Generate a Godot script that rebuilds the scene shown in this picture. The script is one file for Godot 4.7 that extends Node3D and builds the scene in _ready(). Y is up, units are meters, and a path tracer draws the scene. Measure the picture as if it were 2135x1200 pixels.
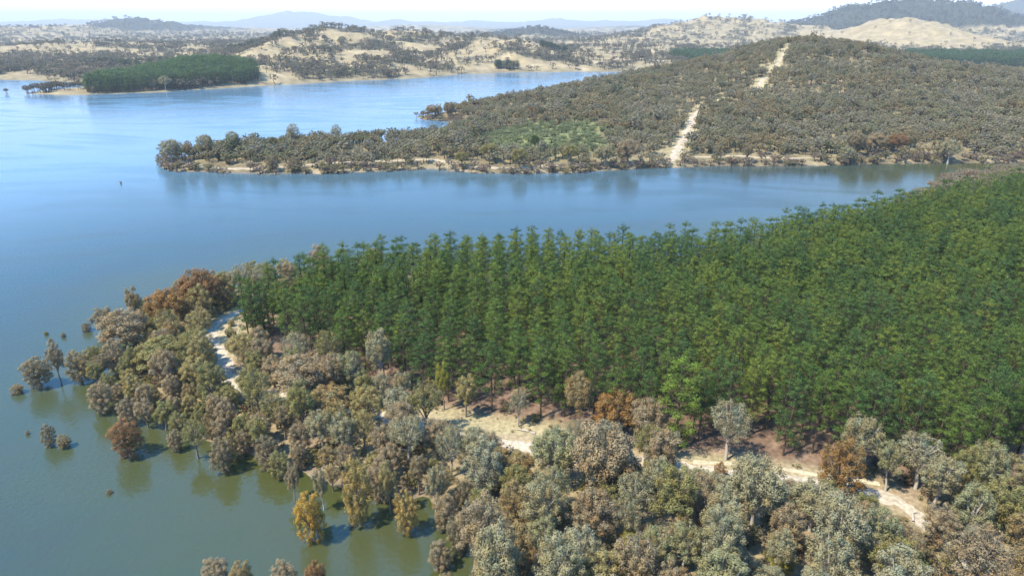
extends Node3D
# A reservoir among hills, seen from the air: flooded gum trees and a pine plantation in front, a wooded
# peninsula across the water, dry grass hills and blue ranges behind. Metres, y up, water level at y = 0.

var rng := RandomNumberGenerator.new()
var noise_a := FastNoiseLite.new()
var noise_b := FastNoiseLite.new()
var noise_c := FastNoiseLite.new()
var grids := {}
var M := {}
var gum_shapes := []
var pine_shapes := []
var names := {}
var gum_spots := []

# ---------------------------------------------------------------- outlines on the ground (x, z in metres)
func near_shore() -> PackedVector2Array:
	var a := PackedVector2Array([V(-8, -40), V(-8, -90), V(-10, -104), V(-18, -110), V(-30, -113), V(-44, -119), V(-52, -122), V(-65, -129), V(-79, -139), V(-90, -148), V(-97, -157), V(-104, -168), V(-106, -182), V(-105, -196), V(-103, -210), V(-98, -223)])
	a.append_array(PackedVector2Array([V(-88, -232), V(-70, -238), V(-40, -241), V(0, -240), V(40, -243), V(80, -254), V(120, -277), V(160, -307), V(200, -347), V(235, -387), V(270, -414), V(310, -434), V(365, -442), V(430, -300), V(430, -40)]))
	return a

func peninsula_shore() -> PackedVector2Array:
	var a := PackedVector2Array([V(-230, -456), V(-222, -440), V(-204, -425), V(-159, -419), V(-113, -420), V(-75, -428), V(-50, -434), V(-20, -421), V(5, -419), V(33, -422), V(79, -434), V(126, -443), V(194, -445), V(243, -451), V(284, -452), V(340, -456), V(1000, -470), V(1200, -900)])
	a.append_array(PackedVector2Array([V(1000, -1300), V(600, -1250), V(300, -1130), V(160, -1000), V(80, -900), V(0, -800), V(-57, -735), V(-92, -694), V(-85, -674), V(-60, -664), V(-45, -640), V(-50, -600), V(-60, -560), V(-100, -535), V(-150, -520), V(-200, -500), V(-228, -475)]))
	return a

func far_shore() -> PackedVector2Array:
	return PackedVector2Array([V(-3000, -1500), V(-1300, -1290), V(-842, -1195), V(-724, -1140), V(-640, -1100), V(-590, -1050), V(-600, -1000), V(-642, -962), V(-648, -945), V(-630, -936), V(-548, -925), V(-465, -968), V(-374, -1062), V(-278, -1137), V(-200, -1190), V(-138, -1243), V(-101, -1304), V(-16, -1372), V(160, -1388), V(500, -1400), V(3000, -1500), V(40000, -2500), V(40000, -60000), V(-60000, -60000), V(-60000, -2500)])

func pine_block() -> PackedVector2Array:
	return PackedVector2Array([V(-76, -176), V(-60, -165), V(-45, -157), V(-24, -144), V(-7, -138), V(14, -130.5), V(33, -121.5), V(47, -119), V(60, -114.5), V(71, -111), V(97, -105.5), V(150, -98), V(300, -200), V(300, -362), V(217, -318), V(175, -298), V(132, -272), V(97, -250), V(77, -240), V(52, -233), V(20, -229), V(-3, -229), V(-26, -226), V(-46, -217), V(-61, -206), V(-71, -193)])

func clearing_a() -> PackedVector2Array:
	return PackedVector2Array([V(-27, -141), V(-22, -139), V(-16, -138.5), V(-7, -136.5), V(5, -132.5), V(12, -129.5), V(11, -126.5), V(-2, -128), V(-10, -131), V(-20, -135.5)])

func clearing_b() -> PackedVector2Array:
	return PackedVector2Array([V(28, -120), V(46, -118), V(61, -113), V(64, -108.5), V(52, -108.5), V(40, -112), V(30, -116)])

func clearing_c() -> PackedVector2Array:
	return PackedVector2Array([V(-86, -196), V(-77, -184), V(-72, -168), V(-76, -164), V(-80, -172), V(-88, -182)])

func meadow() -> PackedVector2Array:
	return PackedVector2Array([V(-34, -508), V(-12, -456), V(30, -450), V(60, -462), V(74, -545), V(50, -566), V(8, -570)])

func V(x: float, y: float) -> Vector2:
	return Vector2(x, y)

func track_near() -> PackedVector2Array:
	return PackedVector2Array([V(-78, -214), V(-84, -201), V(-88, -190), V(-86, -180), V(-77, -166), V(-67, -150), V(-55, -146), V(-41, -140), V(-28, -136.5), V(-17, -131), V(-4, -126), V(11, -123), V(25, -118.5), V(38, -114), V(52, -110.5), V(62, -108), V(69.5, -103), V(71.5, -95), V(76, -86), V(90, -74)])

func track_hill() -> PackedVector2Array:
	return PackedVector2Array([V(102, -447), V(111, -469), V(128, -518), V(143, -562), V(158, -606), V(173, -632), V(186, -643), V(205, -650), V(227, -667), V(241, -695), V(260, -724), V(278, -759), V(296, -796), V(311, -832), V(330, -870)])

func track_shore() -> PackedVector2Array:
	return PackedVector2Array([V(-213, -446), V(-204, -438), V(-187, -430.5), V(-168, -427), V(-150, -427.5), V(-133, -431), V(-111, -439), V(-82, -444), V(-52, -448), V(-34, -436), V(-20, -430), V(4, -428.5), V(25, -432), V(34, -436), V(62, -446), V(85, -452), V(120, -457), V(150, -459), V(167, -455), V(200, -457), V(235, -462), V(280, -470)])

# [x, z, height, radius x, radius z]
func hills_near() -> Array:
	return [[345, -900, 35, 125, 230], [190, -800, 9, 150, 190], [95, -850, 10, 85, 120], [520, -930, 18, 330, 300], [330, -760, 8, 260, 170], [40, -700, 5, 90, 90]]

func hills_far() -> Array:
	return [[-441, -1850, 56, 180, 300], [-270, -2000, 50, 182, 300], [-487, -1600, 40, 94, 220], [-84, -1900, 38, 124, 250], [14, -1700, 33, 100, 220], [-816, -2200, 12, 173, 300], [-273, -1450, 24, 105, 150], [-120, -1550, 16, 92, 130], [-387, -1380, 25, 63, 130], [173, -2000, 9, 144, 250], [-805, -1900, 13, 137, 250], [-450, -1110, 19, 95, 80]]

func hills_far_b() -> Array:
	return [[138, -4500, 49, 175, 500], [931, -3500, 86, 248, 500], [689, -3200, 55, 228, 400], [1113, -3500, 76, 181, 400], [1355, -3600, 70, 209, 400], [394, -2600, 26, 203, 300], [407, -2200, 12, 173, 250], [318, -3000, 10, 196, 300], [1467, -2800, 90, 215, 420], [2398, -4500, 178, 590, 700], [2023, -4300, 135, 276, 500], [2693, -4300, 106, 443, 600]]

func hills_far_c() -> Array:
	return [[4405, -7500, 240, 288, 900], [5413, -8000, 262, 461, 900], [4782, -7500, 170, 964, 900], [-3065, -6000, 100, 155, 700], [-2856, -6000, 80, 271, 700], [-2902, -4500, 58, 320, 600], [-3769, -6500, 60, 672, 700], [-3517, -5000, 50, 356, 600], [-2931, -7000, 46, 588, 800], [-2734, -8000, 10, 933, 900], [-4604, -6000, 60, 620, 800], [-1250, -1950, 24, 140, 200], [-1120, -2050, 22, 150, 220], [-900, -2600, 12, 275, 400], [1700, -9500, 50, 800, 1000], [-1300, -10000, 62, 900, 1000], [-5600, -10500, 75, 1500, 900], [3600, -10500, 70, 1300, 900], [300, -8500, 26, 700, 800], [-8200, -10500, 60, 1300, 900]]

func hills_far_d() -> Array:
	return [[-6055, -22000, 220, 991, 2500], [-7209, -22000, 70, 2841, 2500], [-4789, -22000, 110, 851, 2500], [-2949, -21000, 70, 1356, 2500], [-959, -22000, 70, 1563, 2500], [1524, -21000, 100, 1084, 2500], [3521, -20000, 50, 1550, 2500], [-12026, -21000, 100, 1491, 2500], [-13017, -20000, 50, 1421, 2500], [-8368, -20000, 40, 1938, 2500], [5585, -20000, 60, 2583, 2500], [10746, -20000, 80, 3872, 2500], [-15723, -20000, 60, 2583, 2500]]

# ---------------------------------------------------------------- small helpers
func inside(p: PackedVector2Array, x: float, z: float) -> float:
	# signed distance to an outline, positive inside
	var best := 1e12
	var isin := false
	var n := p.size()
	var a := p[n - 1]
	for i in n:
		var b := p[i]
		var dx := b.x - a.x
		var dz := b.y - a.y
		var ex := x - a.x
		var ez := z - a.y
		var t := clampf((ex * dx + ez * dz) / (dx * dx + dz * dz), 0.0, 1.0)
		ex -= dx * t
		ez -= dz * t
		best = minf(best, ex * ex + ez * ez)
		if (a.y > z) != (b.y > z) and x < dx * (z - a.y) / dz + a.x:
			isin = not isin
		a = b
	return sqrt(best) if isin else -sqrt(best)

func line_distance(p: PackedVector2Array, x: float, z: float) -> float:
	var best := 1e12
	for i in p.size() - 1:
		var d := p[i + 1] - p[i]
		var e := V(x, z) - p[i]
		var t := clampf(e.dot(d) / d.dot(d), 0.0, 1.0)
		best = minf(best, (e - d * t).length_squared())
	return sqrt(best)

func hills(list: Array, x: float, z: float) -> float:
	var h := 0.0
	for q in list:
		var u: float = (x - q[0]) / q[3]
		var w: float = (z - q[1]) / q[4]
		var d := u * u + w * w
		if d < 9.0:
			h += q[2] * exp(-d)
	return h

func hills_max(list: Array, x: float, z: float) -> float:
	var h := 0.0
	for q in list:
		var u: float = (x - q[0]) / q[3]
		var w: float = (z - q[1]) / q[4]
		var d := u * u + w * w
		if d < 9.0:
			var e: float = q[2] * exp(-d * (0.85 if q[3] != 215 else 1.0))
			h = maxf(h, e) + minf(h, e) * 0.25
	return h

func make_grid(key: String, x0: float, z0: float, step: float, nx: int, nz: int, f: Callable) -> void:
	var h := PackedFloat32Array()
	var s := PackedFloat32Array()
	h.resize(nx * nz)
	s.resize(nx * nz)
	for j in nz:
		for i in nx:
			var r: Vector2 = f.call(x0 + i * step, z0 + j * step)
			h[j * nx + i] = r.x
			s[j * nx + i] = r.y
	grids[key] = {"x0": x0, "z0": z0, "step": step, "nx": nx, "nz": nz, "h": h, "s": s}

func look(key: String, x: float, z: float, what := "h") -> float:
	var g: Dictionary = grids[key]
	var u: float = clampf((x - g.x0) / g.step, 0.0, g.nx - 1.001)
	var w: float = clampf((z - g.z0) / g.step, 0.0, g.nz - 1.001)
	var i := int(u)
	var j := int(w)
	u -= i
	w -= j
	var a: PackedFloat32Array = g[what]
	var k: int = j * g.nx + i
	return lerpf(lerpf(a[k], a[k + 1], u), lerpf(a[k + g.nx], a[k + g.nx + 1], u), w)

func numbered(called: String) -> String:
	var n: int = names.get(called, 0)
	names[called] = n + 1
	return called if n == 0 else "%s_%03d" % [called, n]

func put(called: String, mesh: Mesh, mat: Material, parent: Node = self) -> MeshInstance3D:
	var o := MeshInstance3D.new()
	o.name = numbered(called) if parent == self else called
	o.mesh = mesh
	if mat:
		o.material_override = mat
	parent.add_child(o, true)
	return o

func structure(called: String, mesh: Mesh, mat: Material, label: String) -> MeshInstance3D:
	var o := put(called, mesh, mat)
	o.set_meta("kind", "structure")
	o.set_meta("label", label)
	return o

func thing(called: String, label: String, category: String, group: String, at: Vector3) -> Node3D:
	var o := Node3D.new()
	o.name = numbered(called)
	add_child(o)
	o.position = at
	o.set_meta("label", label)
	o.set_meta("category", category)
	if group:
		o.set_meta("group", group)
	return o

func array_mesh(v: PackedVector3Array, n: PackedVector3Array, c: PackedColorArray, ix: PackedInt32Array, to: ArrayMesh = null) -> ArrayMesh:
	var a := []
	a.resize(Mesh.ARRAY_MAX)
	a[Mesh.ARRAY_VERTEX] = v
	a[Mesh.ARRAY_NORMAL] = n
	if c.size():
		a[Mesh.ARRAY_COLOR] = c
	a[Mesh.ARRAY_INDEX] = ix
	var m := to if to else ArrayMesh.new()
	m.add_surface_from_arrays(Mesh.PRIMITIVE_TRIANGLES, a)
	return m

func sheet(nx: int, nz: int, point: Callable, tint: Callable, flip := false) -> ArrayMesh:
	# a grid of points with smooth normals and vertex colours
	var v := PackedVector3Array()
	var n := PackedVector3Array()
	var c := PackedColorArray()
	var ix := PackedInt32Array()
	v.resize(nx * nz)
	n.resize(nx * nz)
	c.resize(nx * nz)
	for j in nz:
		for i in nx:
			v[j * nx + i] = point.call(i, j)
	for j in nz:
		for i in nx:
			var k := j * nx + i
			var dx := v[j * nx + mini(i + 1, nx - 1)] - v[j * nx + maxi(i - 1, 0)]
			var dz := v[mini(j + 1, nz - 1) * nx + i] - v[maxi(j - 1, 0) * nx + i]
			var m := dz.cross(dx).normalized()
			n[k] = m if m.y > 0 else -m
			c[k] = tint.call(v[k], i, j)
			if i < nx - 1 and j < nz - 1:
				if flip:
					ix.append_array(PackedInt32Array([k, k + nx, k + 1, k + 1, k + nx, k + nx + 1]))
				else:
					ix.append_array(PackedInt32Array([k, k + 1, k + nx, k + 1, k + nx + 1, k + nx]))
	return array_mesh(v, n, c, ix)

func randv() -> Vector3:
	return Vector3(rng.randfn(), rng.randfn(), rng.randfn()).normalized()

# ---------------------------------------------------------------- foliage
class Leaves:
	var v := PackedVector3Array()
	var n := PackedVector3Array()
	var c := PackedColorArray()
	var ix := PackedInt32Array()

func leaf(L: Leaves, p: Vector3, flat_n: Vector3, soft_n: Vector3, size: float, aspect: float, col: Color) -> void:
	var t := flat_n.cross(randv()).normalized() * size
	var b := flat_n.cross(t) * aspect
	var k := L.v.size()
	L.v.append_array(PackedVector3Array([p - t, p + b, p + t, p - b]))
	L.n.append_array(PackedVector3Array([soft_n, soft_n, soft_n, soft_n]))
	L.c.append_array(PackedColorArray([col, col, col, col]))
	L.ix.append_array(PackedInt32Array([k, k + 1, k + 2, k, k + 2, k + 3]))

func clump(L: Leaves, at: Vector3, r: Vector3, count: int, size: float, aspect: float, tone: Color, up := 0.35, stray := 0.4) -> void:
	for i in count:
		var d := randv()
		var p := at + d * r * pow(rng.randf(), 0.42)
		var soft := (d + Vector3.UP * up + randv() * stray).normalized()
		var fl := (soft + randv() * (0.35 + stray)).normalized()
		var k := rng.randf_range(0.8, 1.2)
		leaf(L, p, fl, soft, size * rng.randf_range(0.7, 1.3), aspect, Color(tone.r * k, tone.g * k, tone.b * k))

func tube(L: Leaves, pts: Array, radii: Array, sides := 6) -> void:
	var first := L.v.size()
	for i in pts.size():
		var d: Vector3 = ((pts[mini(i + 1, pts.size() - 1)] as Vector3) - (pts[maxi(i - 1, 0)] as Vector3)).normalized()
		var a := d.cross(Vector3(0.3, 0.1, 0.95)).normalized()
		var b := d.cross(a)
		for s in sides:
			var w := TAU * s / sides
			var out := a * cos(w) + b * sin(w)
			L.v.append(pts[i] + out * radii[i])
			L.n.append(out)
			var k := rng.randf_range(0.8, 1.15)
			L.c.append(Color(k, k, k))
	for i in pts.size() - 1:
		for s in sides:
			var p := first + i * sides + s
			var q := first + i * sides + (s + 1) % sides
			L.ix.append_array(PackedInt32Array([p, p + sides, q, q, p + sides, q + sides]))

func mesh_of(L: Leaves, to: ArrayMesh = null) -> ArrayMesh:
	return array_mesh(L.v, L.n, L.c, L.ix, to)

# a gum tree 10 m high and 7 m wide; form 0 dome, 1 tall and open, 2 bushy to the ground, 3 sparse
func gum(form: int, per_clump: int, size: float, clumps: int) -> Array:
	var L := Leaves.new()
	var T := Leaves.new()
	var mid: float = [6.3, 6.6, 4.9, 6.6][form]
	var tall: float = [3.0, 3.1, 4.4, 3.1][form]
	var wide: float = [2.9, 2.3, 2.6, 2.7][form]
	var lean := Vector3(rng.randf_range(-0.5, 0.5), 0, rng.randf_range(-0.5, 0.5))
	var fork := Vector3(lean.x * 0.5, mid * 0.42, lean.z * 0.5)
	tube(T, [Vector3(0, -0.8, 0), fork * 0.5 + Vector3(0.1, 0, -0.05), fork], [0.3, 0.24, 0.19])
	var heads := []
	var turn := rng.randf() * TAU
	for i in clumps:
		var y := 1.0 - 1.62 * (i + 0.5) / clumps
		if form == 2:
			y = 1.0 - 1.95 * (i + 0.5) / clumps
		var w := turn + i * 2.39996 + rng.randf_range(-0.35, 0.35)
		var ring := sqrt(maxf(0.0, 1.0 - y * y))
		var far := rng.randf_range(0.72, 1.08) if form != 1 else rng.randf_range(0.6, 1.15)
		var at := Vector3(cos(w) * ring * wide * far, mid + y * tall * far, sin(w) * ring * wide * far) + lean * (0.5 + 0.5 * y)
		var r := rng.randf_range(0.42, 0.9)
		var k := rng.randf_range(0.72, 1.28)
		var warm := rng.randf_range(-0.16, 0.2)
		var tone := Color(k * (1.0 + warm), k, k * (1.0 - warm))
		clump(L, at, Vector3(r * 0.9, r * rng.randf_range(0.7, 1.25), r * 0.9), int(per_clump * r * r * 1.25 * (0.55 if form == 3 else 1.0)), size, 0.45, tone, 0.35, 0.24)
		if i % 3 == 0:
			heads.append(at)
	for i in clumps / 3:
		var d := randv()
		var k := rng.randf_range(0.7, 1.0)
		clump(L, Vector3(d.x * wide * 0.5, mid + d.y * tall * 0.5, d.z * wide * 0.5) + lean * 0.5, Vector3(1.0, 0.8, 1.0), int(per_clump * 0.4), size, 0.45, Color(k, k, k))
	for at: Vector3 in heads:
		var joint := fork.lerp(Vector3(lean.x, mid, lean.z), rng.randf_range(0.0, 0.6))
		tube(T, [joint, joint.lerp(at, 0.5) + Vector3(0, 0.15, 0), at], [0.13, 0.09, 0.04], 5)
	return [mesh_of(L), mesh_of(T)]

# a plantation pine 20 m high with a crown 8 m across; pads of needles on whorled branches
func pine(per_pad: int, size: float, whorls: int, low: float) -> Array:
	var L := Leaves.new()
	var T := Leaves.new()
	var bend := Vector3(rng.randf_range(-0.3, 0.3), 0, rng.randf_range(-0.3, 0.3))
	tube(T, [Vector3(0, -0.8, 0), Vector3(0, 10, 0) + bend * 0.6, Vector3(0, 18.9, 0) + bend], [0.24, 0.16, 0.03])
	for w in whorls:
		var t := (w + rng.randf_range(-0.25, 0.25)) / whorls
		var y := lerpf(low, 18.9, t)
		var reach := 2.7 * pow(1.0 - clampf(t, 0, 1), 0.4) + 0.55
		if t < 0.2:
			reach *= 0.75 + t
		var n := rng.randi_range(4, 5)
		var turn := rng.randf() * TAU
		for b in n:
			var a := turn + TAU * b / n + rng.randf_range(-0.3, 0.3)
			var far := reach * rng.randf_range(0.75, 1.15)
			var root := Vector3(0, y, 0) + bend * (y / 20.0)
			var tip := root + Vector3(cos(a) * far, far * rng.randf_range(0.1, 0.55), sin(a) * far)
			tube(T, [root, tip], [0.05, 0.02], 3)
			var k := rng.randf_range(0.6, 1.4)
			var warm := rng.randf_range(-0.06, 0.14)
			var tone := Color(k * (1.0 + warm), k, k * (1.0 - warm)) * 1.12
			var r := 0.5 + 0.2 * far
			clump(L, tip, Vector3(r, r * 0.6, r), int(per_pad * r * 1.1), size, 0.3, tone, 0.45, 0.2)
			if far > 1.2 and rng.randf() < 0.5:
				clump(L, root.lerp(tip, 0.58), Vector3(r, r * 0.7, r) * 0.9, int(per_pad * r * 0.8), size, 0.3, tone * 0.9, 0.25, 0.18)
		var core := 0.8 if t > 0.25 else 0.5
		clump(L, Vector3(0, y + 0.5, 0) + bend * (y / 20.0), Vector3(core, 0.9, core), int(per_pad * 0.6), size, 0.3, Color(0.34, 0.24, 0.3) if t < 0.6 else Color(0.85, 0.85, 0.85), 0.3)  # lower inner needles dead brown, darkened further to paint the crown's inner shade
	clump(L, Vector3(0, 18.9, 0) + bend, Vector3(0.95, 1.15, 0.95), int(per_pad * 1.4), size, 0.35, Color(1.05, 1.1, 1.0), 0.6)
	for b in 7:
		var a := rng.randf() * TAU
		var y := rng.randf_range(2.5, low)
		tube(T, [Vector3(0, y, 0), Vector3(cos(a) * 1.3, y - 0.1, sin(a) * 1.3)], [0.035, 0.012], 3)
	return [mesh_of(L), mesh_of(T)]

# one mesh of two surfaces, for the copies in a mass of trees
func joined(pair: Array, leaf_m: Material, wood_m: Material) -> ArrayMesh:
	var m := ArrayMesh.new()
	for k in 2:
		m.add_surface_from_arrays(Mesh.PRIMITIVE_TRIANGLES, (pair[k] as ArrayMesh).surface_get_arrays(0))
		m.surface_set_material(k, leaf_m if k == 0 else wood_m)
	return m

# a mass of trees nobody could count: one object of kind stuff
func mass(called: String, label: String, category: String, shapes: Array, spots: Array) -> void:
	# spots: [Vector3 place, width scale, height scale, Color]
	if spots.is_empty():
		return
	var o := thing(called, label, category, "", Vector3.ZERO)
	o.set_meta("kind", "stuff")
	var per := []
	for s in shapes:
		per.append([])
	for i in spots.size():
		per[(i * 7 + i / 5) % shapes.size()].append(spots[i])
	for k in shapes.size():
		var mm := MultiMesh.new()
		mm.transform_format = MultiMesh.TRANSFORM_3D
		mm.use_colors = true
		mm.mesh = shapes[k]
		mm.instance_count = per[k].size()
		for i in per[k].size():
			var q: Array = per[k][i]
			var b := Basis(Vector3.UP, rng.randf() * TAU).scaled(Vector3(q[1], q[2], q[1]))
			mm.set_instance_transform(i, Transform3D(b, q[0]))
			mm.set_instance_color(i, q[3])
		var n := MultiMeshInstance3D.new()
		n.name = "foliage" if k == 0 else "foliage_%03d" % k
		n.multimesh = mm
		n.set_meta("kind", "stuff")
		o.add_child(n)

func foliage(called: String, c: Color, back := 0.5) -> void:
	var m := StandardMaterial3D.new()
	m.resource_name = called
	m.albedo_color = c.linear_to_srgb()
	m.vertex_color_use_as_albedo = true
	m.roughness = 0.7
	m.metallic_specular = 0.25
	m.backlight_enabled = true
	m.backlight = Color(back, back, back).linear_to_srgb()
	m.cull_mode = BaseMaterial3D.CULL_DISABLED
	M[called] = m

func plain(called: String, c: Color, rough := 0.9) -> StandardMaterial3D:
	var m := StandardMaterial3D.new()
	m.resource_name = called
	m.albedo_color = c.linear_to_srgb()
	m.roughness = rough
	m.metallic_specular = 0.2
	m.vertex_color_use_as_albedo = true
	M[called] = m
	return m

func grain(seed_n: int, freq: float, lo: float, hi: float) -> NoiseTexture2D:
	var n := FastNoiseLite.new()
	n.seed = seed_n
	n.frequency = freq
	n.fractal_octaves = 5
	var t := NoiseTexture2D.new()
	t.width = 512
	t.height = 512
	t.seamless = true
	t.noise = n
	var g := Gradient.new()
	g.set_color(0, Color(lo, lo, lo))
	g.set_color(1, Color(hi, hi, hi))
	t.color_ramp = g
	return t

func in_view(x: float, z: float, margin: float, y := 8.0) -> bool:
	# whether a place lies inside the wedge of land that the picture shows
	var f := -(y - 85.0) * 0.3551 - z * 0.9348
	if f < 20.0:
		return false
	var across := absf(x) - 0.737 * f
	var below := -((y - 85.0) * 0.9348 - z * 0.3551) - 0.4142 * f
	return across < margin and below < margin

func tree(called: String, shape: Array, leaf_m: String, wood_m: String, at: Vector3, h: float, w: float, nominal: Vector2, label: String, category: String, group: String) -> Node3D:
	var o := thing(called, label, category, group, at)
	o.rotation = Vector3(rng.randf_range(-0.04, 0.04), rng.randf() * TAU, rng.randf_range(-0.04, 0.04))
	o.scale = Vector3(w / nominal.x, h / nominal.y, w / nominal.x)
	put("trunk", shape[1], M[wood_m], o)
	put("crown", shape[0], M[leaf_m], o)
	return o

func gum_at(x: float, z: float, h: float, w: float, form: int, leaf_m: String, label: String, group := "", called := "gum_tree", category := "gum tree") -> void:
	var y := look("near", x, z) if z > -395.0 else look("hill", x, z)
	var of_form: Array = gum_shapes[form]
	var wood := "bark_pale" if leaf_m in ["grey", "sage", "silver"] else "bark"
	tree(called, of_form[rng.randi() % of_form.size()], leaf_m, wood, Vector3(x, maxf(y, -0.35) - 0.1, z), h, w, V(7, 10), label, category, group)
	gum_spots.append(Vector3(x, w * 0.5, z))

# ---------------------------------------------------------------- the scene
func _ready() -> void:
	rng.seed = 20240611
	var cam := Camera3D.new()
	cam.name = "camera"
	cam.position = Vector3(0, 85, 0)
	cam.rotation_degrees = Vector3(-20.8, 0, 0)
	cam.fov = 45.0
	cam.near = 0.5
	cam.far = 60000.0
	add_child(cam)
	cam.current = true

	var sky := ProceduralSkyMaterial.new()
	sky.sky_top_color = Color(0.30, 0.55, 0.80)
	sky.sky_horizon_color = Color(0.97, 0.99, 1.0)
	sky.sky_curve = 0.055
	sky.sky_energy_multiplier = 1.15
	sky.ground_bottom_color = Color(0.35, 0.36, 0.34)
	sky.ground_horizon_color = Color(0.8, 0.85, 0.9)
	sky.sun_angle_max = 6.0
	var env := Environment.new()
	env.background_mode = Environment.BG_SKY
	env.sky = Sky.new()
	env.sky.sky_material = sky
	env.tonemap_mode = Environment.TONE_MAPPER_LINEAR
	env.tonemap_exposure = 1.95
	env.fog_enabled = true
	env.fog_density = 0.000085
	env.fog_light_color = Color(0.92, 0.965, 1.0)
	env.sdfgi_enabled = true
	env.ssao_enabled = true
	env.ssil_enabled = true
	var we := WorldEnvironment.new()
	we.name = "environment"
	we.environment = env
	add_child(we)
	var sun := DirectionalLight3D.new()
	sun.name = "sun"
	sun.light_energy = 1.6
	sun.light_color = Color(1.0, 0.95, 0.85)
	sun.light_angular_distance = 0.5
	sun.shadow_enabled = true
	sun.look_at_from_position(Vector3.ZERO, Vector3(0.47, -0.84, -0.27))
	add_child(sun)

	noise_a.seed = 11
	noise_a.frequency = 0.02
	noise_a.fractal_octaves = 4
	noise_b.seed = 23
	noise_b.frequency = 0.004
	noise_b.fractal_octaves = 4
	noise_c.seed = 37
	noise_c.frequency = 0.12
	noise_c.fractal_octaves = 3
	materials()
	ground_near()
	ground_hill()
	ground_far()
	water()
	shapes()
	pines()
	notable_gums()
	woodland()
	shrubs()
	hill_forest()
	far_trees()
	small_things()

func materials() -> void:
	for q in [["ground_mat", 3, 0.35], ["hill_mat", 4, 0.12], ["far_mat", 5, 0.01], ["track_mat", 6, 0.5]]:
		var m := plain(q[0], Color(1, 1, 1), 0.95)
		m.albedo_texture = grain(q[1], 0.02, 0.72, 1.0)
		m.uv1_triplanar = true
		m.uv1_world_triplanar = true
		m.uv1_scale = Vector3.ONE * (q[2] as float) * 0.2
	M.track_mat.albedo_color = Color(1, 1, 1)
	var w := plain("water_mat", Color(1, 1, 1), 0.17)
	w.metallic_specular = 0.6
	var wn := grain(9, 0.2, 0, 1)
	wn.width = 1024
	wn.height = 1024
	wn.color_ramp = null
	wn.as_normal_map = true
	wn.bump_strength = 3.0
	w.normal_enabled = true
	w.normal_texture = wn
	w.normal_scale = 0.06
	var lanes := Image.create(256, 256, false, Image.FORMAT_RGB8)
	for y in 256:
		for x in 256:
			# wraps round both ways, drawn out along x as wind lanes are
			var a := TAU * x / 256.0
			var b := TAU * y / 256.0
			var v := noise_a.get_noise_3d(cos(a) * 26.0 + 300.0, sin(a) * 26.0 + cos(b) * 70.0, sin(b) * 70.0)
			var q := clampf(0.15 + 0.12 * smoothstep(-0.1, 0.45, v) - 0.03, 0, 1)
			lanes.set_pixel(x, y, Color(q, q, q))
	w.roughness = 1.0
	w.roughness_texture = ImageTexture.create_from_image(lanes)
	w.uv1_triplanar = true
	w.uv1_world_triplanar = true
	w.uv1_scale = Vector3.ONE / 320.0
	plain("bark", Color(0.20, 0.165, 0.135))
	plain("bark_pale", Color(0.40, 0.37, 0.33))
	plain("bark_pine", Color(0.13, 0.095, 0.07))
	foliage("olive", Color(0.234, 0.219, 0.087))
	foliage("tan", Color(0.32, 0.27, 0.116))
	foliage("brown", Color(0.288, 0.22, 0.104))
	foliage("russet", Color(0.235, 0.135, 0.062))
	foliage("rust", Color(0.265, 0.155, 0.055))
	foliage("mauve", Color(0.3, 0.238, 0.145))
	foliage("plum", Color(0.238, 0.197, 0.117))
	foliage("grey", Color(0.289, 0.269, 0.159))
	foliage("silver", Color(0.3, 0.284, 0.18))
	foliage("sage", Color(0.262, 0.26, 0.14))
	foliage("gold", Color(0.40, 0.26, 0.055))
	foliage("straw", Color(0.36, 0.265, 0.09))
	foliage("lime", Color(0.28, 0.27, 0.05))
	foliage("pine_mid", Color(0.082, 0.13, 0.024), 0.1)
	foliage("pine_deep", Color(0.053, 0.098, 0.022), 0.1)
	foliage("pine_light", Color(0.118, 0.158, 0.026), 0.1)
	foliage("pine_blue", Color(0.058, 0.106, 0.03), 0.1)
	foliage("pine_bright", Color(0.112, 0.168, 0.024), 0.1)
	foliage("mass_leaf", Color(1, 1, 1))
	foliage("mass_needles", Color(1, 1, 1), 0.1)

func near_point(x: float, z: float) -> Vector2:
	var s := inside(near_shore(), x, z) + noise_a.get_noise_2d(x * 3.0, z * 3.0) * 4.0
	var h := 5.8 * (1.0 - exp(-s / 50.0)) if s > 0 else maxf(s * 0.16, -5.0)
	h += smoothstep(5.0, 40.0, s) * noise_a.get_noise_2d(x, z) * 1.2
	return V(h, s)

func hill_point(x: float, z: float) -> Vector2:
	var s := inside(peninsula_shore(), x, z) + noise_a.get_noise_2d(x * 1.5, z * 1.5) * 4.0
	var h := 5.0 * (1.0 - exp(-s / 25.0)) + 4.0 * (1.0 - exp(-s / 60.0)) if s > 0 else maxf(s * 0.15, -5.0)
	if s > 0:
		h += (1.0 - exp(-s / 60.0)) * (hills(hills_near(), x, z) + noise_b.get_noise_2d(x * 3.0, z * 3.0) * 5.0)
	return V(h, s)

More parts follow.
